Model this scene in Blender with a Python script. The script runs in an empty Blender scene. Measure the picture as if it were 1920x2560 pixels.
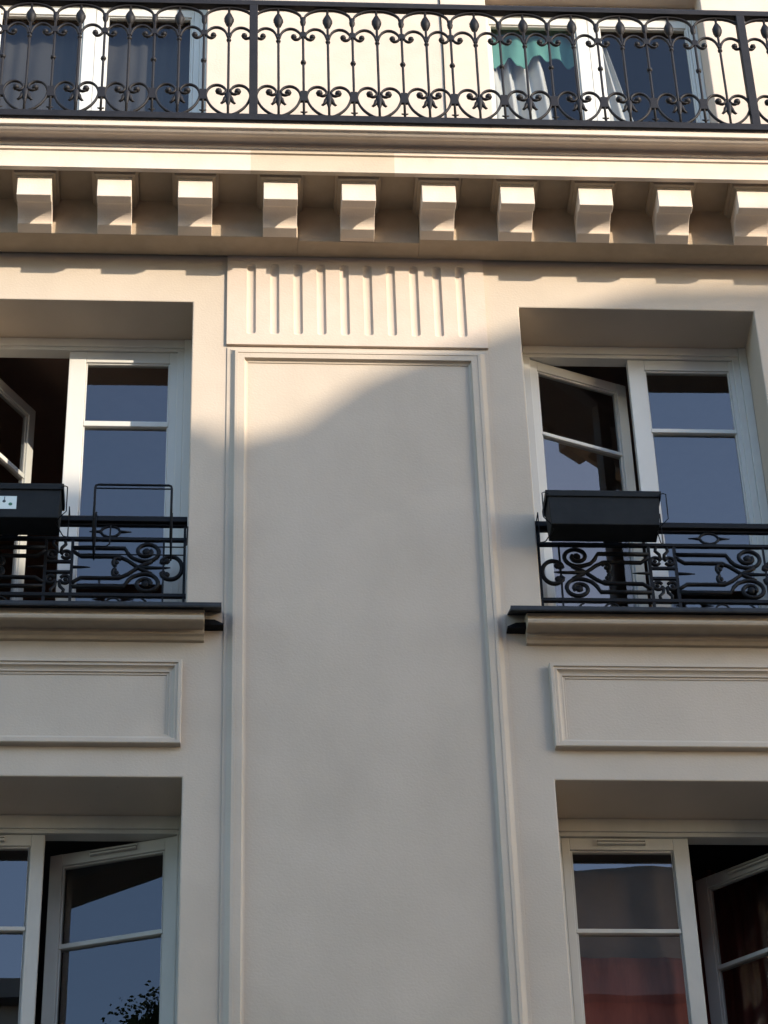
import bpy, bmesh, math, random
from mathutils import Vector, Matrix, noise
random.seed(7)
R = math.radians
sc = bpy.context.scene
col = sc.collection

# ------------------------------------------------------------------ camera
cam_d = bpy.data.cameras.new('camera'); cam = bpy.data.objects.new('camera', cam_d); col.objects.link(cam)
cam.matrix_world = Matrix(((0.99835464, -0.01231579, -0.05600298, -0.656),
                           (-0.05114211, -0.63294117, -0.77250887, -10.5),
                           (-0.02593254, 0.77410193, -0.63252961, 1.6), (0, 0, 0, 1)))
cam_d.sensor_fit = 'VERTICAL'; cam_d.sensor_height = 24.0; cam_d.sensor_width = 18.0
cam_d.lens = 7111 / 2560 * 24.0
cam_d.clip_start = 0.1; cam_d.clip_end = 2000
sc.camera = cam

# ------------------------------------------------------------------ light
SUN_AZ, SUN_EL = 45.2, 17.0          # degrees to the right of the facade's normal, above the horizon
S = Vector((math.sin(R(SUN_AZ)) * math.cos(R(SUN_EL)), -math.cos(R(SUN_AZ)) * math.cos(R(SUN_EL)), math.sin(R(SUN_EL))))
world = bpy.data.worlds.new('World'); sc.world = world; world.use_nodes = True
wn = world.node_tree; bg = wn.nodes['Background']
sky = wn.nodes.new('ShaderNodeTexSky'); sky.sky_type = 'NISHITA'; sky.sun_disc = False
sky.sun_elevation = R(SUN_EL); sky.sun_rotation = math.atan2(S.x, S.y)
sky.air_density = 1.0; sky.dust_density = 0.5; sky.ozone_density = 2.0
wn.links.new(sky.outputs[0], bg.inputs[0]); bg.inputs[1].default_value = 0.15
sun_d = bpy.data.lights.new('sun', 'SUN'); sun = bpy.data.objects.new('sun', sun_d); col.objects.link(sun)
sun_d.energy = 2.0; sun_d.angle = R(0.53); sun_d.color = (0.825, 0.715, 0.585)
sun.rotation_euler = (-S).to_track_quat('-Z', 'Y').to_euler(); sun.location = (14, -14, 20)
vs = sc.view_settings; vs.view_transform = 'Standard'; vs.look = 'None'; vs.exposure = 2.12; vs.gamma = 1.0
vs.use_curve_mapping = False
sc.cycles.max_bounces = 8; sc.cycles.diffuse_bounces = 5; sc.cycles.transparent_max_bounces = 12

# ------------------------------------------------------------------ materials
def mat(name, base, rough=0.8, var=0.0, scale=6.0, bump=0.0, bscale=150.0, metal=0.0, spec=0.3, var2=None, stretch=(1, 1, 1), col2=None, wear=False):
    m = bpy.data.materials.new(name); m.use_nodes = True
    nt = m.node_tree; n = nt.nodes; l = nt.links
    b = n['Principled BSDF']; b.inputs['Roughness'].default_value = rough; b.inputs['Metallic'].default_value = metal
    b.inputs['Specular IOR Level'].default_value = spec
    b.inputs['Base Color'].default_value = (*base, 1)
    tc = n.new('ShaderNodeTexCoord'); mp = n.new('ShaderNodeMapping'); mp.inputs['Scale'].default_value = stretch
    l.new(tc.outputs['Object'], mp.inputs[0])
    if var:
        nz = n.new('ShaderNodeTexNoise'); nz.inputs['Scale'].default_value = scale; nz.inputs['Detail'].default_value = 7; nz.inputs['Roughness'].default_value = 0.62
        l.new(mp.outputs[0], nz.inputs[0])
        cr = n.new('ShaderNodeValToRGB'); cr.color_ramp.elements[0].position = 0.3; cr.color_ramp.elements[1].position = 0.72
        lo = col2 or tuple(c * (1 - var) for c in base)
        cr.color_ramp.elements[0].color = (*lo, 1); cr.color_ramp.elements[1].color = (*[min(1, c * (1 + var * .35)) for c in base], 1)
        l.new(nz.outputs[0], cr.inputs[0]); last = cr.outputs[0]
        if var2:
            n2 = n.new('ShaderNodeTexNoise'); n2.inputs['Scale'].default_value = var2[0]; n2.inputs['Detail'].default_value = 4
            l.new(tc.outputs['Object'], n2.inputs[0])
            r2 = n.new('ShaderNodeValToRGB'); r2.color_ramp.elements[0].position = 0.35; r2.color_ramp.elements[1].position = 0.7
            k = 1 - var2[1]; r2.color_ramp.elements[0].color = (k, k, k * .985, 1); r2.color_ramp.elements[1].color = (1, 1, 1, 1)
            l.new(n2.outputs[0], r2.inputs[0])
            mx = n.new('ShaderNodeMix'); mx.data_type = 'RGBA'; mx.blend_type = 'MULTIPLY'; mx.inputs[0].default_value = 1
            l.new(last, mx.inputs[6]); l.new(r2.outputs[0], mx.inputs[7]); last = mx.outputs[2]
        if wear:                              # sharp edged repaint patches and sparse specks
            for sc_, p0, p1, k in ((0.8, .52, .55, .972), (38.0, .735, .76, .86)):
                n3 = n.new('ShaderNodeTexNoise'); n3.inputs['Scale'].default_value = sc_; n3.inputs['Detail'].default_value = 3
                l.new(tc.outputs['Object'], n3.inputs[0])
                r3 = n.new('ShaderNodeValToRGB'); r3.color_ramp.elements[0].position = p0; r3.color_ramp.elements[1].position = p1
                r3.color_ramp.elements[0].color = (1, 1, 1, 1); r3.color_ramp.elements[1].color = (k, k, k, 1); l.new(n3.outputs[0], r3.inputs[0])
                mx = n.new('ShaderNodeMix'); mx.data_type = 'RGBA'; mx.blend_type = 'MULTIPLY'; mx.inputs[0].default_value = 1
                l.new(last, mx.inputs[6]); l.new(r3.outputs[0], mx.inputs[7]); last = mx.outputs[2]
        l.new(last, b.inputs['Base Color'])
    if bump:
        nb = n.new('ShaderNodeTexNoise'); nb.inputs['Scale'].default_value = bscale; nb.inputs['Detail'].default_value = 5
        l.new(tc.outputs['Object'], nb.inputs[0])
        bp = n.new('ShaderNodeBump'); bp.inputs['Strength'].default_value = bump; bp.inputs['Distance'].default_value = 0.004
        l.new(nb.outputs[0], bp.inputs['Height']); l.new(bp.outputs[0], b.inputs['Normal'])
    return m

M = {}
M['plaster'] = mat('cream_plaster', (0.487, 0.409, 0.322), 0.85, 0.10, 1.3, 0.30, 90, var2=(2.2, 0.07), stretch=(1, 1, .45), wear=True)
M['plaster_patch'] = mat('patched_plaster', (0.50, 0.415, 0.31), 0.85, 0.10, 3.0, 0.30, 90)
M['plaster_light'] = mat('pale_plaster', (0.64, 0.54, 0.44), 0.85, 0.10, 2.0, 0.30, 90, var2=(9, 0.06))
M['plaster_mid'] = mat('pale_cream_plaster', (0.520, 0.428, 0.345), 0.85, 0.09, 1.6, 0.30, 90, var2=(9, 0.05))
M['cornice'] = mat('shade_darkened_plaster', (0.385, 0.308, 0.220), 0.85, 0.12, 2.6, 0.30, 70, var2=(17, 0.08))  # brown plaster, base darkened further to deepen the shade under the cornice
M['white'] = mat('white_window_paint', (0.55, 0.535, 0.485), 0.45, 0.08, 5.0, 0.05, 60, stretch=(1, 1, .3))
M['offwhite'] = mat('grey_white_window_paint', (0.44, 0.42, 0.365), 0.5, 0.16, 5.0, 0.06, 60, stretch=(1, 1, .3))
M['iron'] = mat('black_wrought_iron', (0.006, 0.006, 0.007), 0.55, 0.3, 30, 0.25, 120, spec=0.15)
M['iron_up'] = mat('dark_brown_iron', (0.013, 0.011, 0.011), 0.55, 0.4, 25, 0.25, 120, spec=0.2)
M['zinc'] = mat('dark_zinc', (0.030, 0.032, 0.035), 0.6, 0.4, 8, 0.15, 40, spec=0.2)
M['planter'] = mat('black_planter_plastic', (0.011, 0.012, 0.012), 0.7, 0.4, 9, 0.15, 60, spec=0.2)
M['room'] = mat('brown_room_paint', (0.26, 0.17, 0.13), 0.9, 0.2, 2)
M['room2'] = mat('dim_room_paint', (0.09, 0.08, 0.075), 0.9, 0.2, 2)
M['curtain'] = mat('white_curtain_cloth', (0.46, 0.47, 0.46), 0.9, 0.1, 5)
M['teal'] = mat('teal_cloth', (0.085, 0.235, 0.20), 0.85, 0.2, 5)
M['redcloth'] = mat('red_brown_curtain_cloth', (0.21, 0.058, 0.045), 0.9, 0.35, 6, stretch=(3, 3, .5))
M['slate'] = mat('slate_blind_cloth', (0.042, 0.041, 0.040), 0.9, 0.25, 3)
M['mirror_cloth'] = mat('roof_reflection_cloth', (0.155, 0.105, 0.085), 0.9, 0.2, 3)  # grey brown put in for the opposite roof's reflection
M['sticker'] = mat('white_label_paper', (0.62, 0.68, 0.64), 0.6, 0.05, 20)
M['stickerink'] = mat('green_label_ink', (0.05, 0.16, 0.09), 0.6)
M['stickerdark'] = mat('dark_label_ink', (0.05, 0.06, 0.06), 0.6)
M['asphalt'] = mat('street_asphalt', (0.05, 0.049, 0.047), 0.9, 0.3, 20, 0.3, 80)
M['paving'] = mat('pavement_stone', (0.17, 0.16, 0.145), 0.85, 0.2, 5, 0.2, 60)
M['brick'] = mat('red_brown_brick', (0.34, 0.12, 0.085), 0.9, 0.3, 6, 0.3, 40)
M['stone'] = mat('grey_stone', (0.34, 0.31, 0.27), 0.9, 0.2, 4, 0.2, 40)
M['roofzinc'] = mat('grey_roof_zinc', (0.20, 0.19, 0.18), 0.6, 0.25, 3, 0.1, 20)
M['leaf'] = mat('shrub_leaf', (0.035, 0.06, 0.02), 0.7, 0.4, 9)
M['bark'] = mat('shrub_bark', (0.06, 0.045, 0.03), 0.9)

def glass_mat(name, tint, k=2.2):
    m = bpy.data.materials.new(name); m.use_nodes = True
    nt = m.node_tree; n = nt.nodes; l = nt.links
    for x in list(n): n.remove(x)
    out = n.new('ShaderNodeOutputMaterial'); mix = n.new('ShaderNodeMixShader')
    tr = n.new('ShaderNodeBsdfTransparent'); tr.inputs[0].default_value = (*tint, 1)
    gl = n.new('ShaderNodeBsdfGlossy'); gl.inputs['Roughness'].default_value = 0.0; gl.inputs['Color'].default_value = (1.0, 0.94, 0.95, 1)
    ge = n.new('ShaderNodeNewGeometry'); dt = n.new('ShaderNodeVectorMath'); dt.operation = 'DOT_PRODUCT'
    l.new(ge.outputs['Incoming'], dt.inputs[0]); l.new(ge.outputs['True Normal'], dt.inputs[1])
    def mth(op, a_, b_=None):
        q = n.new('ShaderNodeMath'); q.operation = op
        for k_, x_ in enumerate((a_, b_)):
            if x_ is None: continue
            if isinstance(x_, (int, float)): q.inputs[k_].default_value = x_
            else: l.new(x_, q.inputs[k_])
        return q.outputs[0]
    fr = mth('ADD', mth('MULTIPLY', mth('POWER', mth('SUBTRACT', 1.0, mth('ABSOLUTE', dt.outputs['Value'])), 5.0), 0.96), 0.042)
    mu = n.new('ShaderNodeMath'); mu.operation = 'MULTIPLY'; mu.inputs[1].default_value = k; mu.use_clamp = True
    # old float glass is never quite flat
    tc = n.new('ShaderNodeTexCoord'); nb = n.new('ShaderNodeTexNoise'); nb.inputs['Scale'].default_value = 3.0; nb.inputs['Detail'].default_value = 1
    bp = n.new('ShaderNodeBump'); bp.inputs['Strength'].default_value = 0.03; bp.inputs['Distance'].default_value = 0.01
    l.new(tc.outputs['Object'], nb.inputs[0]); l.new(nb.outputs[0], bp.inputs['Height']); l.new(bp.outputs[0], gl.inputs['Normal'])
    l.new(fr, mu.inputs[0]); l.new(mu.outputs[0], mix.inputs[0])
    l.new(tr.outputs[0], mix.inputs[1]); l.new(gl.outputs[0], mix.inputs[2]); l.new(mix.outputs[0], out.inputs[0])
    return m
M['glass_upper'] = glass_mat('french_window_glass', (0.78, 0.79, 0.78), 0.9)
M['glass'] = glass_mat('window_glass', (0.72, 0.75, 0.75), 1.9)

# ------------------------------------------------------------------ helpers
def tag(o, label=None, cat=None, group=None, kind=None):
    if label: o['label'] = label
    if cat: o['category'] = cat
    if group: o['group'] = group
    if kind: o['kind'] = kind
    return o

def empty(name, loc=(0, 0, 0), parent=None):
    o = bpy.data.objects.new(name, None); col.objects.link(o); o.location = loc; o.empty_display_size = .2
    if parent: o.parent = parent
    return o

class MB:
    def __init__(s): s.v = []; s.f = []; s.smooth = []
    def add(s, verts, faces, smooth=False):
        b = len(s.v); s.v += [tuple(p) for p in verts]
        s.f += [tuple(i + b for i in f) for f in faces]; s.smooth += [smooth] * len(faces); return s
    def box(s, x0, x1, y0, y1, z0, z1, T=None):
        p = [(x0, y0, z0), (x1, y0, z0), (x1, y1, z0), (x0, y1, z0), (x0, y0, z1), (x1, y0, z1), (x1, y1, z1), (x0, y1, z1)]
        if T: p = [T(*q) for q in p]
        return s.add(p, [(0, 3, 2, 1), (4, 5, 6, 7), (0, 1, 5, 4), (1, 2, 6, 5), (2, 3, 7, 6), (3, 0, 4, 7)])
    def prism_x(s, prof, x0, x1, smooth=False):
        # closed polygon of (y, z), swept along x
        n = len(prof); p = [(x0, y, z) for y, z in prof] + [(x1, y, z) for y, z in prof]
        s.add(p, [(i, (i + 1) % n, n + (i + 1) % n, n + i) for i in range(n)], smooth)
        b = len(s.v) - 2 * n
        s.f += [tuple(b + i for i in reversed(range(n))), tuple(b + n + i for i in range(n))]; s.smooth += [False, False]; return s
    def prism_y(s, prof, y0, y1):
        n = len(prof); p = [(x, y0, z) for x, z in prof] + [(x, y1, z) for x, z in prof]
        s.add(p, [(i, (i + 1) % n, n + (i + 1) % n, n + i) for i in range(n)])
        b = len(s.v) - 2 * n
        s.f += [tuple(b + i for i in reversed(range(n))), tuple(b + n + i for i in range(n))]; s.smooth += [False, False]; return s
    def tube(s, path, r, sides=6, closed=False, flat=None):
        # flat=(ry) gives a flat bar section: r in plane, ry along y
        P = [Vector(p) for p in path]; n = len(P); rings = []
        for i, p in enumerate(P):
            a = P[(i - 1) % n] if (closed or i > 0) else p; c = P[(i + 1) % n] if (closed or i < n - 1) else p
            t = (c - a); t = t.normalized() if t.length > 1e-9 else Vector((1, 0, 0))
            up = Vector((0, 1, 0)) if abs(t.y) < 0.9 else Vector((1, 0, 0))
            u = t.cross(up).normalized(); w = u.cross(t).normalized()
            rr = r[i] if isinstance(r, (list, tuple)) else r
            ry = flat if flat else rr
            rings.append([p + u * (rr * math.cos(2 * math.pi * k / sides)) + w * (ry * math.sin(2 * math.pi * k / sides)) for k in range(sides)])
        vs_ = [q for rg in rings for q in rg]; fs = []
        for i in range(n if closed else n - 1):
            j = (i + 1) % n
            for k in range(sides): fs.append((i * sides + k, i * sides + (k + 1) % sides, j * sides + (k + 1) % sides, j * sides + k))
        s.add(vs_, fs, True)
        if not closed:
            b = len(s.v) - n * sides
            s.f += [tuple(b + k for k in reversed(range(sides))), tuple(b + (n - 1) * sides + k for k in range(sides))]; s.smooth += [False, False]
        return s
    def lathe(s, c, prof, sides=10, sy=1.0):
        # profile of (r, z) about a vertical axis through c
        vs_ = []; fs = []; n = len(prof)
        for r_, z in prof:
            for k in range(sides): a = 2 * math.pi * k / sides; vs_.append((c[0] + r_ * math.cos(a), c[1] + sy * r_ * math.sin(a), c[2] + z))
        for i in range(n - 1):
            for k in range(sides): fs.append((i * sides + k, i * sides + (k + 1) % sides, (i + 1) * sides + (k + 1) % sides, (i + 1) * sides + k))
        return s.add(vs_, fs, True)
    def ball(s, c, r, sides=8, sz=1.0, sy=1.0):
        pr = [(max(1e-4, r * math.sin(math.pi * i / 6)), -r * sz * math.cos(math.pi * i / 6)) for i in range(7)]
        return s.lathe(c, pr, sides, sy)
    def frame(s, x0, x1, z0, z1, prof, yb=0.0, close=False):
        # mitred moulding round a rectangle: prof of (inset, projection towards -y)
        vs_ = []; fs = []
        for t, h in prof:
            vs_ += [(x0 + t, yb - h, z0 + t), (x1 - t, yb - h, z0 + t), (x1 - t, yb - h, z1 - t), (x0 + t, yb - h, z1 - t)]
        for i in range(len(prof) - 1):
            for k in range(4): fs.append((i * 4 + k, i * 4 + (k + 1) % 4, (i + 1) * 4 + (k + 1) % 4, (i + 1) * 4 + k))
        if close:
            b = (len(prof) - 1) * 4; fs.append((b, b + 1, b + 2, b + 3))
        return s.add(vs_, fs)
    def build(s, name, m, parent=None, bevel=0.0, seg=2, loc=None, recalc=True):
        me = bpy.data.meshes.new(name); me.from_pydata(s.v, [], s.f); me.update()
        for i, p in enumerate(me.polygons): p.use_smooth = s.smooth[i]
        bm = bmesh.new(); bm.from_mesh(me); bmesh.ops.remove_doubles(bm, verts=bm.verts, dist=1e-5); (bmesh.ops.recalc_face_normals(bm, faces=bm.faces) if recalc else None)
        bm.to_mesh(me); bm.free()
        me.materials.append(M[m] if isinstance(m, str) else m)
        o = bpy.data.objects.new(name, me); col.objects.link(o)
        if parent: o.parent = parent
        if loc: o.location = loc
        if bevel:
            bv = o.modifiers.new('bevel', 'BEVEL'); bv.width = bevel; bv.segments = seg; bv.limit_method = 'ANGLE'; bv.angle_limit = R(35); bv.harden_normals = False
        return o

def share(o, parent, loc=(0, 0, 0), name=None):
    c = o.copy(); col.objects.link(c); c.parent = parent; c.location = loc
    if name: c.name = name
    return c

# ------------------------------------------------------------------ ground, street
g = MB().add([(-600, -600, 0), (600, -600, 0), (600, 600, 0), (-600, 600, 0)], [(0, 1, 2, 3)]).build('ground', 'asphalt'); tag(g, kind='structure')
g = MB().add([(-200, -9.2, .004), (200, -9.2, .004), (200, -2.2, .004), (-200, -2.2, .004)], [(0, 1, 2, 3)]).build('road', 'asphalt'); tag(g, kind='structure')
g = MB().box(-200, 200, -2.2, 0.0, -.05, .13).build('pavement', 'paving', bevel=.02); tag(g, kind='structure')
g = MB().box(-200, 200, -12.5, -9.2, -.05, .13).build('pavement', 'paving', bevel=.02); tag(g, kind='structure')

# ------------------------------------------------------------------ apartment building
B = empty('apartment_building')
tag(B, 'cream plastered apartment house with fluted pilaster, bracketed cornice and french windows', 'building')
XL, XR = -7.0, 7.0
WI, WO = 0.828, 2.036              # window openings, inner and outer edge
Z1, Z0 = 11.556, 9.58              # upper windows: lintel, sill
Y1, Y0 = 8.668, 6.69               # lower windows
FI, FO, F1, F0 = 0.786, 2.022, 14.22, 12.301; UPY = .12     # french windows above the balcony

def wall_grid(mb, xs, zs, holes, y0, depth):
    """front sheet with real openings and reveals"""
    def hole(x, z): return any(a < x < b and c < z < d for a, b, c, d in holes)
    idx = {}; vs_ = []; fs = []
    def V(x, y, z):
        k = (round(x, 4), round(y, 4), round(z, 4))
        if k not in idx: idx[k] = len(vs_); vs_.append((x, y, z))
        return idx[k]
    for i in range(len(xs) - 1):
        for j in range(len(zs) - 1):
            if hole((xs[i] + xs[i + 1]) / 2, (zs[j] + zs[j + 1]) / 2): continue
            for y in (y0, y0 + depth): fs.append((V(xs[i], y, zs[j]), V(xs[i + 1], y, zs[j]), V(xs[i + 1], y, zs[j + 1]), V(xs[i], y, zs[j + 1])))
    for a, b, c, d in holes:
        for p, q in (((a, c), (b, c)), ((b, c), (b, d)), ((b, d), (a, d)), ((a, d), (a, c))):
            fs.append((V(p[0], y0, p[1]), V(q[0], y0, q[1]), V(q[0], y0 + depth, q[1]), V(p[0], y0 + depth, p[1])))
    a, b, c, d = xs[0], xs[-1], zs[0], zs[-1]
    for p, q in (((a, c), (b, c)), ((b, c), (b, d)), ((b, d), (a, d)), ((a, d), (a, c))):
        fs.append((V(p[0], y0, p[1]), V(q[0], y0, q[1]), V(q[0], y0 + depth, q[1]), V(p[0], y0 + depth, p[1])))
    mb.add(vs_, fs); return mb

holes = []
for s in (-1, 1):
    a, b = sorted((s * WI, s * WO))
    holes += [(a, b, Z0, Z1), (a, b, Y0, Y1)]
xs = sorted({XL, XR, -WO, -WI, WI, WO}); zs = sorted({0.05, Y0, Y1, Z0, Z1, 11.95})
wall_grid(MB(), xs, zs, holes, 0.0, 0.42).build('wall', 'plaster', B, bevel=.006)
fh = [(-FO, -FI, F0, F1), (FI, FO, F0, F1)]
wall_grid(MB(), sorted({XL, XR, -FO, -FI, FI, FO}), sorted({12.05, F0, F1, 15.8}), fh, UPY, 0.34).build('upper_wall', 'plaster_mid', B, bevel=.006)
MB().box(XL, XR, -.12, .5, 15.8, 15.92).build('coping', 'zinc', B, bevel=.01)

# --- pilaster: fluted block, moulding, sunk panel
PW = 0.656
PROF = [(0, .0), (.002, -.006), (.004, .006), (.019, .007), (.021, .008), (.026, .011), (.032, .016), (.038, .022), (.043, .026), (.0435, .030), (.058, .031), (.0585, .028), (.062, .028), (.090, .028),
        (.091, .022), (.094, .014), (.099, .009), (.106, .007), (.1062, .003)]
MB().frame(-PW, PW, 0.5, 11.248, PROF, 0.0).build('pilaster_moulding', 'plaster', B)
MB().box(-PW + .1, PW - .1, -.003, .01, 0.6, 11.248 - .1).build('pilaster_panel', 'plaster', B)
def fluted():
    mb = MB(); xs_ = [-PW]; w = .0235; cx = [(i - 4.5) * .1185 for i in range(10)]
    for c in cx: xs_ += [c + w * t for t in (-1.02, -1, -.85, -.6, -.3, 0, .3, .6, .85, 1, 1.02)]
    xs_.append(PW)
    zb = 11.352; zs_ = [11.258] + [zb - w * t for t in (1.02, 1, .9, .7, .4, 0)] + [11.6] + [11.795 + w * t for t in (0, .4, .7, .9, 1, 1.02)] + [11.872]
    def h(x, z):
        for c in cx:
            d2 = ((x - c) / w) ** 2 + (max(0, zb - z, z - 11.795) / w) ** 2
            if d2 < 1: return .0145 * math.sqrt(1 - d2)
        return 0
    n = len(xs_); F = [(x, -.0155 + h(x, z), z) for z in zs_ for x in xs_]
    fs = [(j * n + i, j * n + i + 1, (j + 1) * n + i + 1, (j + 1) * n + i) for j in range(len(zs_) - 1) for i in range(n - 1)]
    mb.add(F, fs)
    m = len(zs_)
    mb.add([(-PW, -.0155, zs_[0]), (-PW, .0, zs_[0]), (-PW, .0, zs_[-1]), (-PW, -.0155, zs_[-1])], [(0, 1, 2, 3)])
    mb.add([(PW, -.0155, zs_[0]), (PW, .0, zs_[0]), (PW, .0, zs_[-1]), (PW, -.0155, zs_[-1])], [(0, 3, 2, 1)])
    mb.add([(-PW, -.0155, zs_[0]), (PW, -.0155, zs_[0]), (PW, .0, zs_[0]), (-PW, .0, zs_[0])], [(0, 1, 2, 3)])
    return mb
fluted().build('fluted_block', 'plaster_mid', B)

# --- cornice: band with drip soffit, soffit, fascia, crown
def band(x0, x1, y, name='frieze_band'):
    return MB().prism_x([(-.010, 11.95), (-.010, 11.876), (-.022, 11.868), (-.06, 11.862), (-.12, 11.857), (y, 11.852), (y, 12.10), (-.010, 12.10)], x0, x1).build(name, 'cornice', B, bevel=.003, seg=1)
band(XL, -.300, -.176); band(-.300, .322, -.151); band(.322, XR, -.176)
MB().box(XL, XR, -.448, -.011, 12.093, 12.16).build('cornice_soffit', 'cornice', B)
UY, UZ = .030, .031
up = lambda pr: [(y + UY, z + UZ) for y, z in pr]
fas = up([(-.452, 12.058), (-.452, 12.022), (-.480, 12.020), (-.480, 12.136), (-.49, 12.138), (-.49, 12.16), (-.452, 12.16)])
for x0, x1, m in ((XL, -.545, 'plaster_light'), (-.545, .185, 'plaster_patch'), (.185, XR, 'plaster_light')):
    MB().prism_x(fas, x0, x1).build('fascia', m, B)
cr = [(-.40, 12.165), (-.494, 12.162), (-.497, 12.178), (-.484, 12.180), (-.484, 12.204), (-.546, 12.206), (-.548, 12.190), (-.562, 12.187), (-.574, 12.190), (-.582, 12.196), (-.586, 12.205), (-.600, 12.203), (-.602, 12.254), (-.40, 12.254)]
MB().prism_x(up(cr), XL, XR).build('cornice_crown', 'plaster_light', B, bevel=.002, seg=1)
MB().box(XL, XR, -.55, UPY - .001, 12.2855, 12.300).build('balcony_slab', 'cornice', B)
MB().prism_x(up([(-.621, 12.243), (-.613, 12.240), (-.608, 12.250), (-.606, 12.276), (-.52, 12.279), (-.52, 12.286), (-.621, 12.284)]), XL, XR).build('balcony_edge', 'iron_up', B)

# --- modillions
def modillion_mesh():
    w = .086
    prof = [(-.150, 11.856), (-.178, 11.8535), (-.219, 11.872)]
    for i in range(11):                    # hollow rising behind the lip
        a = math.pi / 2 * i / 10
        prof.append((-.222 - .082 * (1 - math.cos(a)), 11.874 + .064 * math.sin(a)))
    prof += [(-.318, 11.934), (-.330, 11.922), (-.338, 11.910), (-.390, 11.909), (-.390, 12.030), (-.150, 12.030)]
    return MB().prism_x(prof, -w, w)
def cap_mesh():
    mb = MB(); loops = []
    for t, z in ((.002, 12.0305), (.002, 12.041), (.017, 12.047), (.019, 12.060), (.021, 12.062), (.031, 12.068), (.032, 12.0925)):
        loops.append([(-.086 - t, -.150, z), (-.086 - t, -.390 - t, z), (.086 + t, -.390 - t, z), (.086 + t, -.150, z)])
    v = [p for l_ in loops for p in l_]; f = []
    for i in range(len(loops) - 1):
        for k in range(4): f.append((i * 4 + k, i * 4 + (k + 1) % 4, (i + 1) * 4 + (k + 1) % 4, (i + 1) * 4 + k))
    f += [(0, 1, 2, 3), tuple(len(v) - 4 + k for k in (3, 2, 1, 0))]
    return mb.add(v, f)
mods = [(-1.721, -1.543), (-1.32, -1.141), (-.913, -.734), (-.482, -.303), (-.085, .091), (.321, .499), (.721, .899), (1.122, 1.298), (1.527, 1.705), (1.936, 2.114)]
mx = [(a + b) / 2 for a, b in mods]
mx = [mx[0] - .404 * k for k in (3, 2, 1)] + mx + [mx[-1] + .404 * k for k in (1, 2, 3)]
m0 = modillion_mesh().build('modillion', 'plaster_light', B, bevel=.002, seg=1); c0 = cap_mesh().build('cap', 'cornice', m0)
for i, x in enumerate(mx):
    if i == 0: m0.location.x = x
    else:
        c = share(m0, B, (x, 0, 0)); share(c0, c)

# --- sills, flashing, apron panels
for s in (-1, 1):
    sx0, sx1 = sorted((s * .742, s * 2.122))
    prof = [(.0, 9.575), (-.105, 9.520), (-.105, 9.486), (-.112, 9.482), (-.122, 9.476), (-.125, 9.464), (-.122, 9.452), (-.112, 9.447), (-.104, 9.448), (-.102, 9.456), (-.036, 9.458), (-.034, 9.436), (-.022, 9.428), (-.016, 9.412), (.0, 9.408)]
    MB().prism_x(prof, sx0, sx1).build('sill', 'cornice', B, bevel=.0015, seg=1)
    fx0, fx1 = sorted((s * .664, s * 2.2))
    MB().prism_x([(-.148, 9.512), (-.146, 9.505), (-.120, 9.515), (-.117, 9.525), (.0, 9.586), (.0, 9.594), (-.120, 9.533), (-.148, 9.530)], fx0, fx1).build('sill_flashing', 'zinc', B)
    # shoulders of the sill under the flashing; black stands for grime and shadow
    for a, b in ((.744, .647), (2.120, 2.215)):
        e_ = (b - a)
        MB().prism_y([(s * a, 9.508), (s * (a + e_ * .5), 9.506), (s * (a + e_ * .92), 9.484), (s * (a + e_ * .92), 9.478), (s * a, 9.476)], -.05, -.001).build('sill_shoulder', 'iron', B)
    PP = [(0, 0), (.0005, .030), (.004, .034), (.018, .034), (.020, .028), (.022, .027), (.030, .027), (.033, .0265), (.036, .020), (.042, .014), (.050, .011), (.052, .011), (.058, .011), (.060, .005), (.062, .004), (.070, .004), (.071, .001)]
    px0, px1 = sorted((s * .838, s * 2.026))
    MB().frame(px0, px1, 8.828, 9.292, PP, 0.0).build('apron_moulding', 'plaster', B)

# --- cable on the upper wall
MB().tube([(.528 + .002 * math.sin(k), UPY - .006, 12.5 + .14 * k) for k in range(15)], .0045, 5).build('cable', 'iron_up', B)

# --- rooms behind the windows
def room(x0, x1, z0, z1, d, m, name='room'):
    v = [(x0, .42, z0), (x1, .42, z0), (x1, d, z0), (x0, d, z0), (x0, .42, z1), (x1, .42, z1), (x1, d, z1), (x0, d, z1)]
    return MB().add(v, [(0, 1, 2, 3), (4, 7, 6, 5), (1, 5, 6, 2), (2, 6, 7, 3), (3, 7, 4, 0)]).build(name, m, B)
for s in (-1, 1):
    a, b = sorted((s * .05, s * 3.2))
    room(a, b, 9.3, 11.75, 3.6, 'room'); room(a, b, 6.4, 8.9, 3.6, 'room2'); room(a, b, 12.28, 14.7, 3.6, 'room2')

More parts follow.
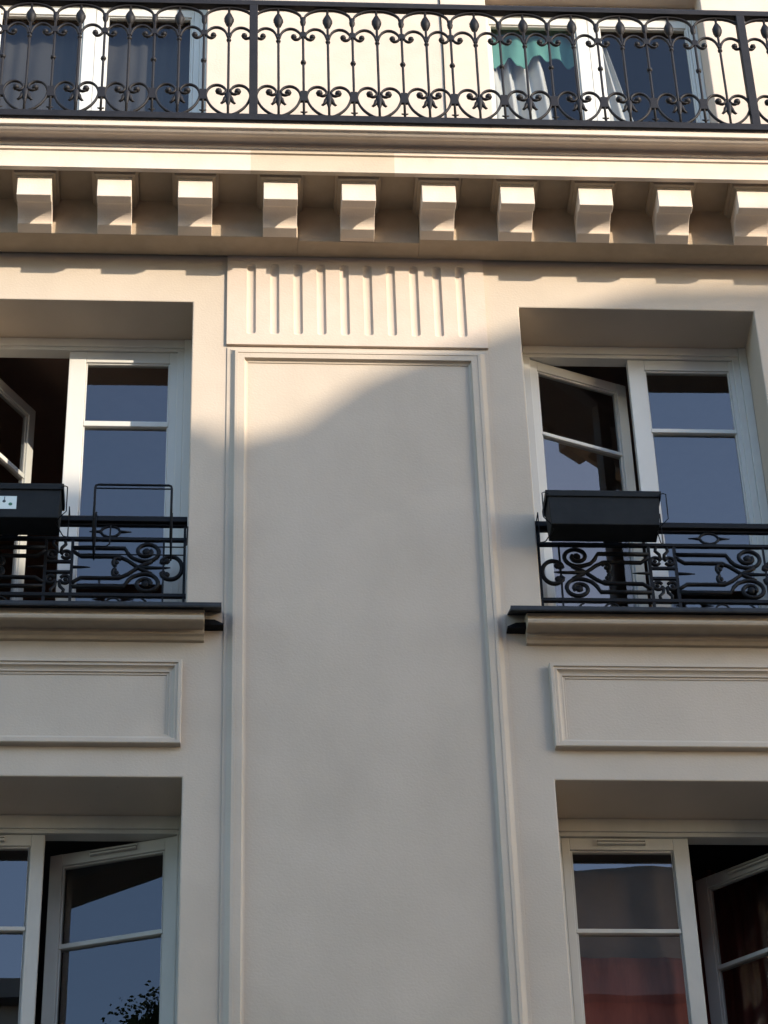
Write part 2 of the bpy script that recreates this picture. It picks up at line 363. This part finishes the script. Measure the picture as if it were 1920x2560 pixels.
# --- windows
def leaf(win, hx, hy, d, ang, w, z0, z1, barz, barh, st_h, st_f, top, m, vent=False, bot=.09, t=.045, bar=True, glass='glass'):
    """one hinged leaf: sash frame, glazing bar, panes; d=+1 runs to +x from the hinge, ang opens it inwards"""
    ca, sa = math.cos(R(ang)), math.sin(R(ang))
    T = lambda s_, dep, z: (hx + d * (s_ * ca - dep * sa), hy + s_ * sa + dep * ca, z)
    mb = MB()
    mb.box(0, st_h, 0, t, z0, z1, T); mb.box(w - st_f, w, 0, t, z0, z1, T)
    mb.box(st_h, w - st_f, .001, t - .001, z1 - top, z1, T); mb.box(st_h, w - st_f, .001, t - .001, z0, z0 + bot, T)
    # glazing bead, set back
    g0, g1, k0, k1 = st_h, w - st_f, z0 + bot, z1 - top
    for a in ((g0, g0 + .008, k0, k1), (g1 - .008, g1, k0, k1)): mb.box(a[0], a[1], .010, t - .012, a[2], a[3], T)
    mb.box(g0 + .008, g1 - .008, .010, t - .012, k1 - .008, k1, T)
    sash = mb.build('sash', m, win, bevel=.003, seg=2)
    if bar: MB().box(g0 + .001, g1 - .001, .004, t - .006, barz, barz + barh, T).build('glazing_bar', m, win, bevel=.003)
    if vent:
        c = (g0 + g1) / 2
        vb = MB(); vb.box(c - .11, c + .11, -.014, -.0005, z1 - .022, z1 - .014, T); vb.box(c - .11, c + .11, -.018, -.0005, z1 - .040, z1 - .030, T)
        vb.build('vent', m, win, bevel=.002)
    gz = ((k0, barz), (barz + barh, k1)) if bar else ((k0, k1),)
    for a, b in gz:
        j_ = [random.uniform(-.0016, .0016) for _ in range(3)]; j_.append(j_[0] + j_[2] - j_[1])   # each pane sits a little differently in its putty
        pb = MB(); pb.add([T(g0 + .002, .022 + j_[0], a + .001), T(g1 - .002, .022 + j_[1], a + .001), T(g1 - .002, .022 + j_[2], b - .001), T(g0 + .002, .022 + j_[3], b - .001)], [(0, 1, 2, 3) if d > 0 else (3, 2, 1, 0)])
        pb.build('pane', glass, win, recalc=False)
    return sash

def fixed(s, z0, z1, hb, m, wi=WI, wo=WO, edge=.905, name='window', label=None, y=.290):
    """fixed frame; returns the window part"""
    ei, eo = edge if isinstance(edge, tuple) else (edge, wi + wo - edge)
    mb = MB(); md = wi + (ei - wi) * .55
    q = lambda a, b: sorted((s * a, s * b))
    mb.box(*q(wi + .001, md), y - .012, y + .08, z0, z1 - .001); mb.box(*q(md + .0002, ei), y + .002, y + .07, z0, hb)
    md2 = wo - (wo - eo) * .55
    mb.box(*q(md2, wo - .001), y - .012, y + .08, z0, z1 - .001); mb.box(*q(eo, md2 - .0002), y + .002, y + .07, z0, hb)
    mb.box(*q(md + .0002, md2 - .0002), y - .006, y + .078, hb + .022, z1 - .001); mb.box(*q(md + .0004, md2 - .0004), y + .002, y + .07, hb, hb + .0218)
    mb.box(*q(ei, eo), y - .005, y + .08, z0, z0 + .05)
    o = mb.build(name, m, B, bevel=.003)
    if label: o['label'] = label
    return o
CX = (WI + WO) / 2
# upper left: right leaf shut, left leaf swung wide
w = fixed(-1, Z0, Z1, 11.482, 'white', label='upper left window with one leaf swung inwards behind a black guard')
leaf(w, -.903, .302, -1, 0, .552, 9.64, 11.480, 10.983, .034, .040, .086, .070, 'white')
leaf(w, -1.961, .302, 1, 56, .560, 9.64, 11.478, 10.983, .030, .045, .050, .065, 'white')
# upper right: left leaf ajar, right leaf shut
w = fixed(1, Z0, Z1, 11.482, 'white', label='upper right window with its left leaf ajar')
leaf(w, .903, .304, 1, 20.5, .560, 9.64, 11.478, 10.983, .022, .045, .055, .060, 'white')
leaf(w, 1.961, .302, -1, 0, .549, 9.64, 11.480, 10.992, .026, .024, .086, .066, 'white')
# lower left: left leaf shut, right leaf ajar
w = fixed(-1, Y0, Y1, 8.577, 'offwhite', edge=.852, y=.315, label='lower left window with its right leaf ajar')
leaf(w, -.850, .328, -1, 17.0, .600, 6.75, 8.574, 8.082, .024, .056, .060, .062, 'offwhite', vent=True)
leaf(w, -2.012, .328, 1, 0, .572, 6.75, 8.575, 8.082, .022, .056, .060, .058, 'offwhite', vent=True)
# lower right: left leaf shut, right leaf ajar
w = fixed(1, Y0, Y1, 8.577, 'offwhite', edge=.878, y=.315, label='lower right window with red brown curtain behind the left leaf')
leaf(w, .880, .328, 1, 0, .578, 6.75, 8.575, 8.082, .022, .038, .070, .062, 'offwhite', vent=True)
leaf(w, 1.984, .328, -1, 39.0, .570, 6.75, 8.574, 8.082, .022, .056, .060, .060, 'offwhite', vent=True)
# french windows
for s, lab in ((-1, 'left french window above the balcony, dark behind the glass'), (1, 'right french window above the balcony with curtains behind the glass')):
    zt = F1 - .09; ei, eo = (.862, 1.975) if s < 0 else (.805, 1.975)
    w = fixed(s, F0 + .01, F1, zt, 'white', FI, FO, (ei, eo), name='french_window', label=lab, y=.288)
    hw = (eo - ei) / 2 - .002; i0, o0 = (.012, .016) if s < 0 else (.016, .014)
    leaf(w, s * (ei + .001), .297, s, 0, hw, 12.33, zt - .002, 0, 0, i0, .066, .06, 'white', bar=False, glass='glass_upper')
    leaf(w, s * (eo - .001), .297, -s, 0, hw, 12.33, zt - .002, 0, 0, o0, .066, .06, 'white', bar=False, glass='glass_upper')

# ------------------------------------------------------------------ curtains
def cloth(name, x0, x1, y, z0, z1, m, amp, waves, pull=0.0, seed=0, nx=60, nz=24, flare=0.0, ragged=0.0):
    """hanging cloth with folds; pull gathers it sideways towards the bottom"""
    v = []; f = []
    for j in range(nz + 1):
        t = j / nz
        for i in range(nx + 1):
            u = i / nx
            x = x0 + (x1 - x0) * u + pull * (1 - t) * (x1 - x0) * (1 - u) * .9 + flare * (1 - t) * u
            n_ = noise.noise(Vector((u * 5 + seed, t * 1.5, seed)))
            yy = y + amp * math.sin(2 * math.pi * waves * (u + .06 * n_) + seed + .8 * (1 - t)) + amp * .8 * n_
            rg = ragged * (1 - t) * (noise.noise(Vector((u * 4.5 + seed * 3.1, 0, 2.2))) + .5 * noise.noise(Vector((u * 11 + seed, 3, 0)))) * 2
            v.append((x, yy, z0 + (z1 - z0) * t - rg))
    for j in range(nz):
        for i in range(nx): a = j * (nx + 1) + i; f.append((a, a + 1, a + nx + 2, a + nx + 1))
    mb = MB(); mb.add(v, f, True); o = mb.build(name, m)
    so = o.modifiers.new('solidify', 'SOLIDIFY'); so.thickness = .002
    return o
tag(cloth('curtain', .81, 1.12, .45, 12.4, 14.06, 'curtain', .024, 4, 0, 1, flare=.16), 'white curtain behind the left pane of the right french window', 'curtain')
tag(cloth('curtain', 1.415, 1.50, .44, 12.4, 14.10, 'curtain', .016, 3, 0, 4, flare=.30), 'white curtain flaring downwards behind the right pane of the right french window', 'curtain')
tag(cloth('blind', -1.97, -.86, .46, 12.4, 14.2, 'slate', .008, 12, 0, 2), 'dark slate blind behind both panes of the left french window', 'blind')
tag(cloth('shawl', .81, 1.33, .395, 13.84, 14.16, 'teal', .012, 4, 0, 9, ragged=.07), 'teal cloth hung across the top of the right french window', 'cloth')
tag(cloth('curtain', .86, 1.46, .46, 6.8, 8.03, 'redcloth', .005, 3, 0, 3), 'red brown curtain behind the left leaf of the lower right window', 'curtain')
tag(cloth('reflection_cloth', .86, 1.46, .50, 6.8, 8.55, 'mirror_cloth', .004, 2.3, 0, 6), 'grey brown cloth added to imitate the roof mirrored in the lower right window', 'curtain')  # added cloth, stands in for the zinc roof reflected in the pane
tag(cloth('curtain', 1.50, 2.02, .90, 6.8, 8.75, 'redcloth', .03, 5, 0, 8), 'red brown curtain inside the half open lower right leaf', 'curtain')

# ------------------------------------------------------------------ balcony railing
RY = -.530
rail = empty('balcony_railing', (0, RY, 12.311))
tag(rail, 'dark wrought iron balcony railing with hearts and arches above the cornice', 'railing')
P = .259; H = 13.167 - 12.28
X0r = -.534                        # a square post stands here, the next ten bays on
def arc(cx, cz, rx, rz, a0, a1, n=12): return [(cx + rx * math.cos(R(a0 + (a1 - a0) * i / n)), 0, cz + rz * math.sin(R(a0 + (a1 - a0) * i / n))) for i in range(n + 1)]
MB().prism_x([(-.022, .887), (-.024, .915), (-.014, .936), (.014, .936), (.024, .915), (.022, .887)], XL, XR).build('handrail', 'iron_up', rail, bevel=.003)
MB().box(XL, XR, -.010, .010, .050, .062).build('bottom_rail', 'iron_up', rail, bevel=.002)
def rb(mb): return mb
z_ = lambda v: v + .048              # heights measured from the bottom rail
# baluster carrying leaf and fleur
a = MB(); a.tube([(0, 0, .06), (0, 0, .30), (0, 0, .60), (0, 0, .885)], .0068, 8); a.ball((0, 0, z_(.58)), .0135, 8)
bal_a = a.build('baluster', 'iron_up', rail)
lf = MB()
for k in range(4):
    an = math.pi / 2 * k + .3; d_ = Vector((math.cos(an), math.sin(an), 0))
    pts = [(0, .695), (.014, .705), (.024, .730), (.026, .748), (.016, .775), (.004, .800)]
    for i in range(len(pts) - 1):
        (r0, q0), (r1, q1) = pts[i], pts[i + 1]
        for sg in (1, -1):
            sd = Vector((-d_.y, d_.x, 0)) * .006 * sg
            lf.add([d_ * r0 * .3 + Vector((0, 0, z_(q0))), d_ * r0 + sd * (1 if 0 < i < 4 else .3) + Vector((0, 0, z_(q0))), d_ * r1 + sd * (1 if i < 3 else .2) + Vector((0, 0, z_(q1))), d_ * r1 * .3 + Vector((0, 0, z_(q1)))], [(0, 1, 2, 3)])
lf.lathe((0, 0, z_(0)), [(.004, .685), (.017, .700), (.026, .728), (.026, .748), (.014, .780), (.003, .805)], 8)
leaf_f = lf.build('leaf_finial', 'iron_up', bal_a)
fl = MB(); fl.lathe((0, 0, z_(0)), [(.005, .075), (.013, .105), (.020, .150), (.015, .168), (.009, .175)], 8)
for sg in (-1, 1): fl.tube([(0, 0, z_(.155)), (sg * .014, 0, z_(.135)), (sg * .022, 0, z_(.112)), (sg * .033, 0, z_(.097)), (sg * .040, 0, z_(.099))], [.012, .013, .010, .007, .003], 6)
fleur = fl.build('fleur', 'iron_up', bal_a)
# plain baluster between the hearts
b_ = MB(); b_.tube([(0, 0, .055), (0, 0, .30), (0, 0, .60), (0, 0, z_(.76))], .0067, 8)
b_.ball((0, 0, z_(.418)), .0155, 8); b_.lathe((0, 0, z_(0)), [(.006, .702), (.013, .715), (.016, .735), (.013, .757), (.006, .770)], 8)
b_.box(-.017, .017, -.008, .008, z_(.120), z_(.195)); b_.box(-.013, .013, -.008, .008, z_(.612), z_(.650))
b_.tube([(-.018, 0, z_(.044)), (0, 0, z_(.038)), (.018, 0, z_(.044))], [.003, .007, .003], 6)
bal_b = b_.build('baluster', 'iron_up', rail)
def heart():
    mb = MB(); h = P / 2 - .014
    for s in (-1, 1):
        p = [(0, 0, z_(.008)), (s * .03, 0, z_(.014)), (s * .07, 0, z_(.048)), (s * .098, 0, z_(.090)), (s * h, 0, z_(.145)), (s * (h - .002), 0, z_(.175)),
             (s * .100, 0, z_(.208)), (s * .080, 0, z_(.228)), (s * .055, 0, z_(.234)), (s * .030, 0, z_(.224)), (s * .012, 0, z_(.200)), (s * .012, 0, z_(.180)), (s * .024, 0, z_(.166)), (s * .040, 0, z_(.166)), (s * .052, 0, z_(.178))]
        p = smooth_path(p); mb.tube(p, .0074, 6, flat=.009); mb.ball((s * .049, 0, z_(.186)), .0185, 8)
    return mb
def smooth_path(p, it=2):
    for _ in range(it):
        q = [p[0]]
        for i in range(len(p) - 1):
            a_, b2 = Vector(p[i]), Vector(p[i + 1]); q += [tuple(a_ * .75 + b2 * .25), tuple(a_ * .25 + b2 * .75)]
        q.append(p[-1]); p = q
    return p
hrt = heart().build('heart_scroll', 'iron_up', rail)
ar = MB(); h = P / 2 - .008
ar.tube([(-h, 0, z_(.755))] + arc(0, z_(.760), h, .072, 172, 8, 16) + [(h, 0, z_(.755))], .0068, 6, flat=.010)
arch = ar.build('arch', 'iron_up', rail)
cs = MB()
for s in (-1, 1):
    e = P / 2
    p = [(s * .004, 0, z_(.600)), (s * .014, 0, z_(.640)), (s * .034, 0, z_(.668)), (s * .062, 0, z_(.680)), (s * .090, 0, z_(.672)), (s * (e - .016), 0, z_(.645)), (s * (e - .010), 0, z_(.622)), (s * (e - .020), 0, z_(.600)), (s * (e - .040), 0, z_(.592)), (s * (e - .052), 0, z_(.602))]
    cs.tube(smooth_path(p), .0072, 6, flat=.009); cs.ball((s * (e - .049), 0, z_(.616)), .0165, 8)
curl = cs.build('curl_scroll', 'iron_up', rail)
po = MB(); po.box(-.022, .022, -.022, .022, .0, .890)
post = po.build('post', 'iron_up', rail, bevel=.003)
firstA = firstB = firstP = True
for k in range(-12, 23):
    xb = X0r + P * k; xh = xb + P / 2
    if xb < -5.6 or xb > 6.0: continue
    if k % 10 == 0:
        if firstP: post.location.x = xb; firstP = False
        else: share(post, rail, (xb, 0, 0))
    if firstB: bal_b.location.x = xb; firstB = False
    else: share(bal_b, rail, (xb, 0, 0))
    if firstA:
        for o_ in (bal_a, hrt, arch, curl): o_.location.x = xh
        firstA = False
    else:
        c = share(bal_a, rail, (xh, 0, 0)); share(leaf_f, c); share(fleur, c)
        for o_ in (hrt, arch, curl): share(o_, rail, (xh, 0, 0))

# ------------------------------------------------------------------ window guards
def guard(s, label):
    G = empty('window_guard', (s * CX, .06, 9.60)); tag(G, label, 'window guard', 'window guards')
    zz = lambda z: z - 9.60
    L = .600
    MB().prism_x([(-.026, zz(10.150)), (-.028, zz(10.176)), (-.016, zz(10.190)), (.016, zz(10.190)), (.028, zz(10.176)), (.026, zz(10.150))], -L, L).build('handrail', 'iron', G, bevel=.003)
    MB().box(-L, L, -.010, .010, zz(10.138), zz(10.1495)).build('rail', 'iron', G)
    MB().box(-L, L, -.010, .010, zz(10.048), zz(10.066)).build('rail', 'iron', G, bevel=.002)
    MB().box(-L, L, -.010, .010, zz(9.712), zz(9.732)).build('rail', 'iron', G, bevel=.002)
    A = zz(9.889)
    for q in (-1, 1):
        MB().box(q * .590 - .006, q * .590 + .006, -.007, .007, .0, zz(10.140)).build('upright', 'iron', G)
        MB().box(q * .492 - .0045, q * .492 + .0045, -.006, .006, .0, zz(10.049)).build('upright', 'iron', G)
        MB().box(q * .062 - .007, q * .062 + .007, -.008, .008, .0, zz(10.049)).build('upright', 'iron', G)
        for v in (-1, 1):
            zv = lambda z: A + v * (z - 9.889)
            # big spiral with its stepped tail
            p = [(q * .064, 0, zv(10.004)), (q * .20, 0, zv(10.004)), (q * .308, 0, zv(10.004)), (q * .328, 0, zv(9.966)), (q * .348, 0, zv(9.944))]
            sp = []
            for i in range(34):
                th = R(-122 + 15.5 * i); r_ = .070 - .0015 * i
                sp.append((q * (.411 + r_ * math.cos(th)), 0, zv(9.985 + r_ * .87 * math.sin(th))))
            mb = MB(); mb.tube(p + sp, .0105, 8, flat=.011); mb.ball((q * .411, 0, zv(9.985)), .021, 8, sy=.5)
            mb.build('spiral_scroll', 'iron', G)
            # inner stepped bar that crosses over to the other half
            p = [(q * .064, 0, zv(9.985)), (q * .080, 0, zv(9.972)), (q * .105, 0, zv(9.953)), (q * .20, 0, zv(9.953)), (q * .285, 0, zv(9.953)), (q * .325, 0, zv(9.930)), (q * .365, 0, zv(9.896)), (q * .385, 0, zv(9.880)), (q * .420, 0, zv(9.862)), (q * .438, 0, zv(9.850))]
            MB().tube(p, .0098, 8, flat=.011).build('stepped_bar', 'iron', G)
            # back to back arcs in the lens
            mb = MB(); mb.tube([(q * (.276 - .020 * math.cos(t_)), 0, A + v * (.030 + .026 * math.sin(t_))) for t_ in [R(-70 + 14 * i) for i in range(16)]], .0095, 8)
            mb.ball((q * .272, 0, A + v * .030), .013, 8, sy=.6); mb.build('small_scroll', 'iron', G)
        # ear scroll against the jamb
        mb = MB(); ring = [(q * (.526 + .054 * math.cos(R(t_))), 0, A + .068 * math.sin(R(t_))) for t_ in range(-148, 149, 8)]
        mb.tube([(q * .499, 0, A - .024)] + ring + [(q * .499, 0, A + .024)], .0108, 8, flat=.011)
        for v in (-1, 1): mb.ball((q * .507, 0, A + v * .040), .017, 8, sy=.6)
        mb.tube([(q * .372, 0, A), (q * .50, 0, A), (q * .525, 0, A + .002)], [.012, .007, .003], 6)
        mb.build('ear_scroll', 'iron', G)
        MB().tube([(q * .150, 0, A), (q * .120, 0, A), (q * .064, 0, A)], [.002, .006, .009], 6).build('spike', 'iron', G)
        # pointed ring in the frieze
        mb = MB(); zr = zz(10.104)
        mb.tube([(q * .237 + (.044 if abs(math.sin(t_)) > .01 else .048) * math.cos(t_), 0, zr + .032 * math.sin(t_)) for t_ in [2 * math.pi * i / 24 for i in range(24)]], .0072, 8, closed=True)
        mb.tube([(q * .237 + .048, 0, zr), (q * .237 + .065, 0, zr), (q * .237 + .10, 0, zr)], [.010, .007, .003], 6); mb.tube([(q * .237 - .048, 0, zr), (q * .237 - .065, 0, zr), (q * .237 - .10, 0, zr)], [.010, .007, .003], 6)
        mb.build('frieze_ring', 'iron', G)
        mb = MB(); mb.tube([(q * .262 + .034 * math.cos(R(t_)), 0, zz(9.672) + .036 * math.sin(R(t_))) for t_ in range(-20, 201, 11)], .0055, 6)
        mb.tube([(q * .39, 0, zz(9.712)), (q * .415, 0, zz(9.69)), (q * .43, 0, zz(9.66)), (q * .46, 0, zz(9.645))], .0055, 6); mb.build('foot_scroll', 'iron', G)
    # middle motif
    mb = MB()
    for v in (-1, 1):
        mb.box(-.056, .056, -.008, .008, A + v * .031 - .006, A + v * .031 + .006)
        for q in (-1, 1):
            mb.tube([(q * (.034 + .022 * math.cos(R(t_))), 0, A + v * (.074 + .022 * math.sin(R(t_)))) for t_ in range(-150, 171, 16)], .0088, 8)
            mb.ball((q * .036, 0, A + v * .074), .011, 8, sy=.6)
            mb.tube([(q * .008, 0, A + v * .085), (q * .012, 0, A + v * .115), (q * .030, 0, A + v * .135), (q * .026, 0, A + v * .158)], .0085, 8)
    mb.build('middle_motif', 'iron', G)
    return G
guard(-1, 'black scrolled iron guard across the upper left window, carrying an empty planter holder')
guard(1, 'black scrolled iron guard across the upper right window')

# ------------------------------------------------------------------ planters
def planter(x0, x1, label, sticker=False):
    cx = (x0 + x1) / 2; hw = (x1 - x0) / 2
    G = empty('planter_box', (cx, -.095, 10.005)); tag(G, label, 'planter', 'planters hung on the window guards')
    mb = MB(); o, i = [], []
    h = .172
    def loop(dx, dy0, dy1, z): return [(-hw + dx, dy0, z), (hw - dx, dy0, z), (hw - dx, dy1, z), (-hw + dx, dy1, z)]
    L_ = [loop(.016, -.068, .066, 0), loop(.008, -.076, .074, h), loop(.022, -.062, .066, h), loop(.046, -.046, .058, .02)]
    v = [p for l_ in L_ for p in l_]; f = [(3, 2, 1, 0), (12, 13, 14, 15)]
    for a_ in range(3):
        for k in range(4): f.append((a_ * 4 + k, a_ * 4 + (k + 1) % 4, a_ * 4 + 4 + (k + 1) % 4, a_ * 4 + 4 + k))
    mb.add(v, f); mb.build('trough', 'planter', G, bevel=.004)
    rim = MB(); R_ = [loop(-.002, -.082, .080, .160), loop(-.004, -.084, .082, .196), loop(.010, -.068, .068, .196), loop(.010, -.068, .068, .173)]
    v = [p for l_ in R_ for p in l_]; f = []
    for a_ in range(4):
        for k in range(4): b2 = (a_ + 1) % 4; f.append((a_ * 4 + k, a_ * 4 + (k + 1) % 4, b2 * 4 + (k + 1) % 4, b2 * 4 + k))
    rim.add(v, f); rim.build('rim', 'planter', G, bevel=.003)
    for q in (-1, 1):
        x = q * (hw + .022)
        p = [(x, .165, .185), (x, .165, .205), (x, .10, .205), (x, .10, .02), (x - q * .02, .05, -.012), (x - q * .05, -.04, -.012), (x - q * .03, -.085, -.010), (x, -.092, .02), (x, -.096, .165), (x - q * .012, -.094, .172), (x - q * .03, -.086, .172)]
        MB().tube(p, .0028, 6).build('bracket', 'iron', G)
    if sticker:
        x = hw - .293
        MB().box(x, x + .080, -.0742, -.0715, .048, .122, lambda a_, b2, c_: (a_, b2 - (c_ - .085) * .0465 + .0012, c_)).build('label', 'sticker', G)
        T2 = lambda a_, b2, c_: (a_, b2 - (c_ - .085) * .0465 + .0012, c_)
        k = MB(); k.ball((x + .052, -.0728, .076), .0095, 8, 1.0, .12); k.build('label_mark', 'stickerink', G)
        k = MB(); k.ball((x + .022, -.0732, .093), .0085, 8, 1.1, .12); k.box(x + .022, x + .0255, -.0762, -.0744, .100, .118, T2); k.build('label_mark', 'stickerdark', G)
    return G
planter(.866, 1.412, 'black plastic planter box hung on the guard of the upper right window')
planter(-1.965, -1.414, 'black planter box with a white label, hung on the upper left guard', True)

# empty wire holder on the left guard
G = empty('planter_holder', (-1.085, -.05, 9.9)); tag(G, 'empty black wire planter holder hooked over the upper left guard', 'planter holder')
a, b = -.180, .180
fr = MB(); p = [(a, -.10, .0), (a, -.10, .30), (a + .003, -.10, .314), (a + .014, -.10, .320), (b - .014, -.10, .320), (b - .003, -.10, .314), (b, -.10, .30), (b, -.10, .0)]
fr.tube(p, .0058, 8); fr.build('front_frame', 'iron', G)
MB().tube([(a + .004, -.10, .298), (b - .004, -.10, .298)], .0038, 6).build('cross_rod', 'iron', G)
for x in (a, b):
    MB().tube([(x, -.10, .004), (x, -.09, -.004), (x, .06, -.004), (x, .074, .01), (x, .074, .29), (x, .085, .302), (x, .15, .302), (x, .155, .28)], .0045, 6).build('arm', 'iron', G)
    MB().tube([(x - .06, -.04, -.004), (x + .06, -.04, -.004), (x + .075, -.04, .01), (x + .078, -.04, .12)], .0036, 6).build('side_loop', 'iron', G)
MB().tube([(a - .06, .02, -.004), (b + .06, .02, -.004)], .0036, 6).build('cross_rod', 'iron', G)

# ------------------------------------------------------------------ across the street (shades the facade, seen mirrored in the panes)
def opp_windows(parent, xs_, zs_, y):
    for x in xs_:
        for z in zs_:
            f_ = MB(); f_.box(x - .55, x + .55, y - .001, y + .05, z, z + .08); f_.box(x - .55, x - .47, y - .001, y + .05, z + .08, z + 1.7); f_.box(x + .47, x + .55, y - .001, y + .05, z + .08, z + 1.7); f_.box(x - .55, x + .55, y - .001, y + .05, z + 1.7, z + 1.78); f_.box(x - .03, x + .03, y - .001, y + .04, z + .08, z + 1.7)
            w_ = f_.build('window', 'white', parent)
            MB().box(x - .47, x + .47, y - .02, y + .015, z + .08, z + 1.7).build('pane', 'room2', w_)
OY = -12.5
O = empty('brick_house', (5.6, OY, 0)); tag(O, 'red brick house with rounded zinc roof across the street, mirrored in the lower panes', 'building')
O.location = (0, 0, 0)
MB().box(-1.2, 12.15, -22, OY, 0, 15.08).build('wall', 'brick', O)
pr = [(-22, 15.085), (OY + .10, 15.085), (OY + .12, 15.2)] + [(OY + .06 - .35 * math.sin(R(t_)) ** 2, 15.35 + .925 * math.sin(R(t_))) for t_ in range(0, 91, 10)] + [(-13.4, 16.32), (-22, 15.6)]
MB().prism_x(pr, -1.2, 12.15).build('roof', 'roofzinc', O)
opp_windows(O, [0.6, 3.0, 5.4, 7.8, 10.2], [3.4, 6.4, 9.4, 12.4], OY)
dm = [(2.2, 15.0), (2.2, 16.12)] + [(3.35 + 1.15 * math.cos(R(t_)), 16.12 + .26 * math.sin(R(t_))) for t_ in range(170, 0, -10)] + [(4.5, 16.12), (4.5, 15.0)]
MB().prism_y(dm, -14.5, OY + .16).build('dormer', 'roofzinc', O)
O = empty('gabled_house'); tag(O, 'stone gabled house across the street that shades the pilaster', 'building')
MB().prism_y([(12.16, 0), (12.16, 16.12), (12.38, 16.14), (12.60, 16.36), (12.79, 16.53), (13.02, 16.66), (13.26, 16.77), (13.60, 16.93), (13.85, 17.04), (14.09, 17.13), (14.85, 17.17), (14.85, 0)], OY - .2, OY).build('gable_wall', 'stone', O)
MB().box(12.16, 14.85, -20, OY - .202, 0, 15.2).build('wall', 'stone', O)
MB().prism_y([(12.16, 15.202), (12.16, 15.3), (13.5, 15.75), (14.85, 15.3), (14.85, 15.202)], -20, OY - .202).build('roof', 'roofzinc', O)
opp_windows(O, [13.5], [3.4, 6.4, 9.4, 12.4], OY)
O = empty('stone_house'); tag(O, 'pale stone house with flat roof across the street beside the brick house', 'building')
MB().box(-6.6, -1.22, -22, OY, 0, 15.0).build('wall', 'stone', O)
MB().box(-6.6, -1.22, -22, OY + .15, 15.002, 15.2).build('roof', 'roofzinc', O)
opp_windows(O, [-3, -5.4], [3.4, 6.4, 9.4, 12.2], OY)
# street tree beyond the stone house, mirrored in the lower left leaf
T_ = empty('street_tree', (-9.9, -13.6, 0)); tag(T_, 'leafy street tree beyond the stone house, mirrored in the lower left leaf', 'tree')
tr = MB(); tr.tube([(0, 0, 0), (.05, 0, 3), (-.05, .05, 7), (.05, 0, 11.5), (0, 0, 15)], [.28, .22, .17, .11, .04], 10)
for k in range(9):
    an = k * 2.4; h_ = 6 + k * .75; tr.tube([(0, 0, h_), (.7 * math.cos(an), .7 * math.sin(an), h_ + .9), (1.7 * math.cos(an), 1.7 * math.sin(an), h_ + 1.9)], [.08, .05, .02], 6)
tr.build('trunk', 'bark', T_)
lv = MB(); rnd = random.Random(5)
cl = []
for k in range(90):
    t_ = rnd.random(); rr_ = 2.0 * math.sqrt(max(.05, 1 - (t_ * 2 - 1) ** 2)) * math.sqrt(rnd.random()); an = rnd.uniform(0, 6.28)
    cl.append(Vector((rr_ * math.cos(an), rr_ * math.sin(an), 10.2 + 6.75 * t_)))
for k in range(60000):
    c = rnd.choice(cl) + Vector((rnd.gauss(0, 1), rnd.gauss(0, 1), rnd.gauss(0, 1))).normalized() * (.52 * rnd.random() ** .5)
    u = Vector((rnd.uniform(-1, 1), rnd.uniform(-1, 1), rnd.uniform(-.6, .6))).normalized(); w_ = u.orthogonal().normalized()
    lv.add([c - u * .028, c + w_ * .016, c + u * .032, c - w_ * .016], [(0, 1, 2, 3)])
for k in range(9000):
    c = rnd.choice(cl) + Vector((rnd.gauss(0, 1), rnd.gauss(0, 1), rnd.gauss(0, 1))).normalized() * (.30 * rnd.random() ** .5)
    u = Vector((rnd.uniform(-1, 1), rnd.uniform(-1, 1), rnd.uniform(-.6, .6))).normalized(); w_ = u.orthogonal().normalized()
    lv.add([c - u * .08, c + w_ * .05, c + u * .09, c - w_ * .05], [(0, 1, 2, 3)])
lv.build('crown', 'leaf', T_)['kind'] = 'stuff'
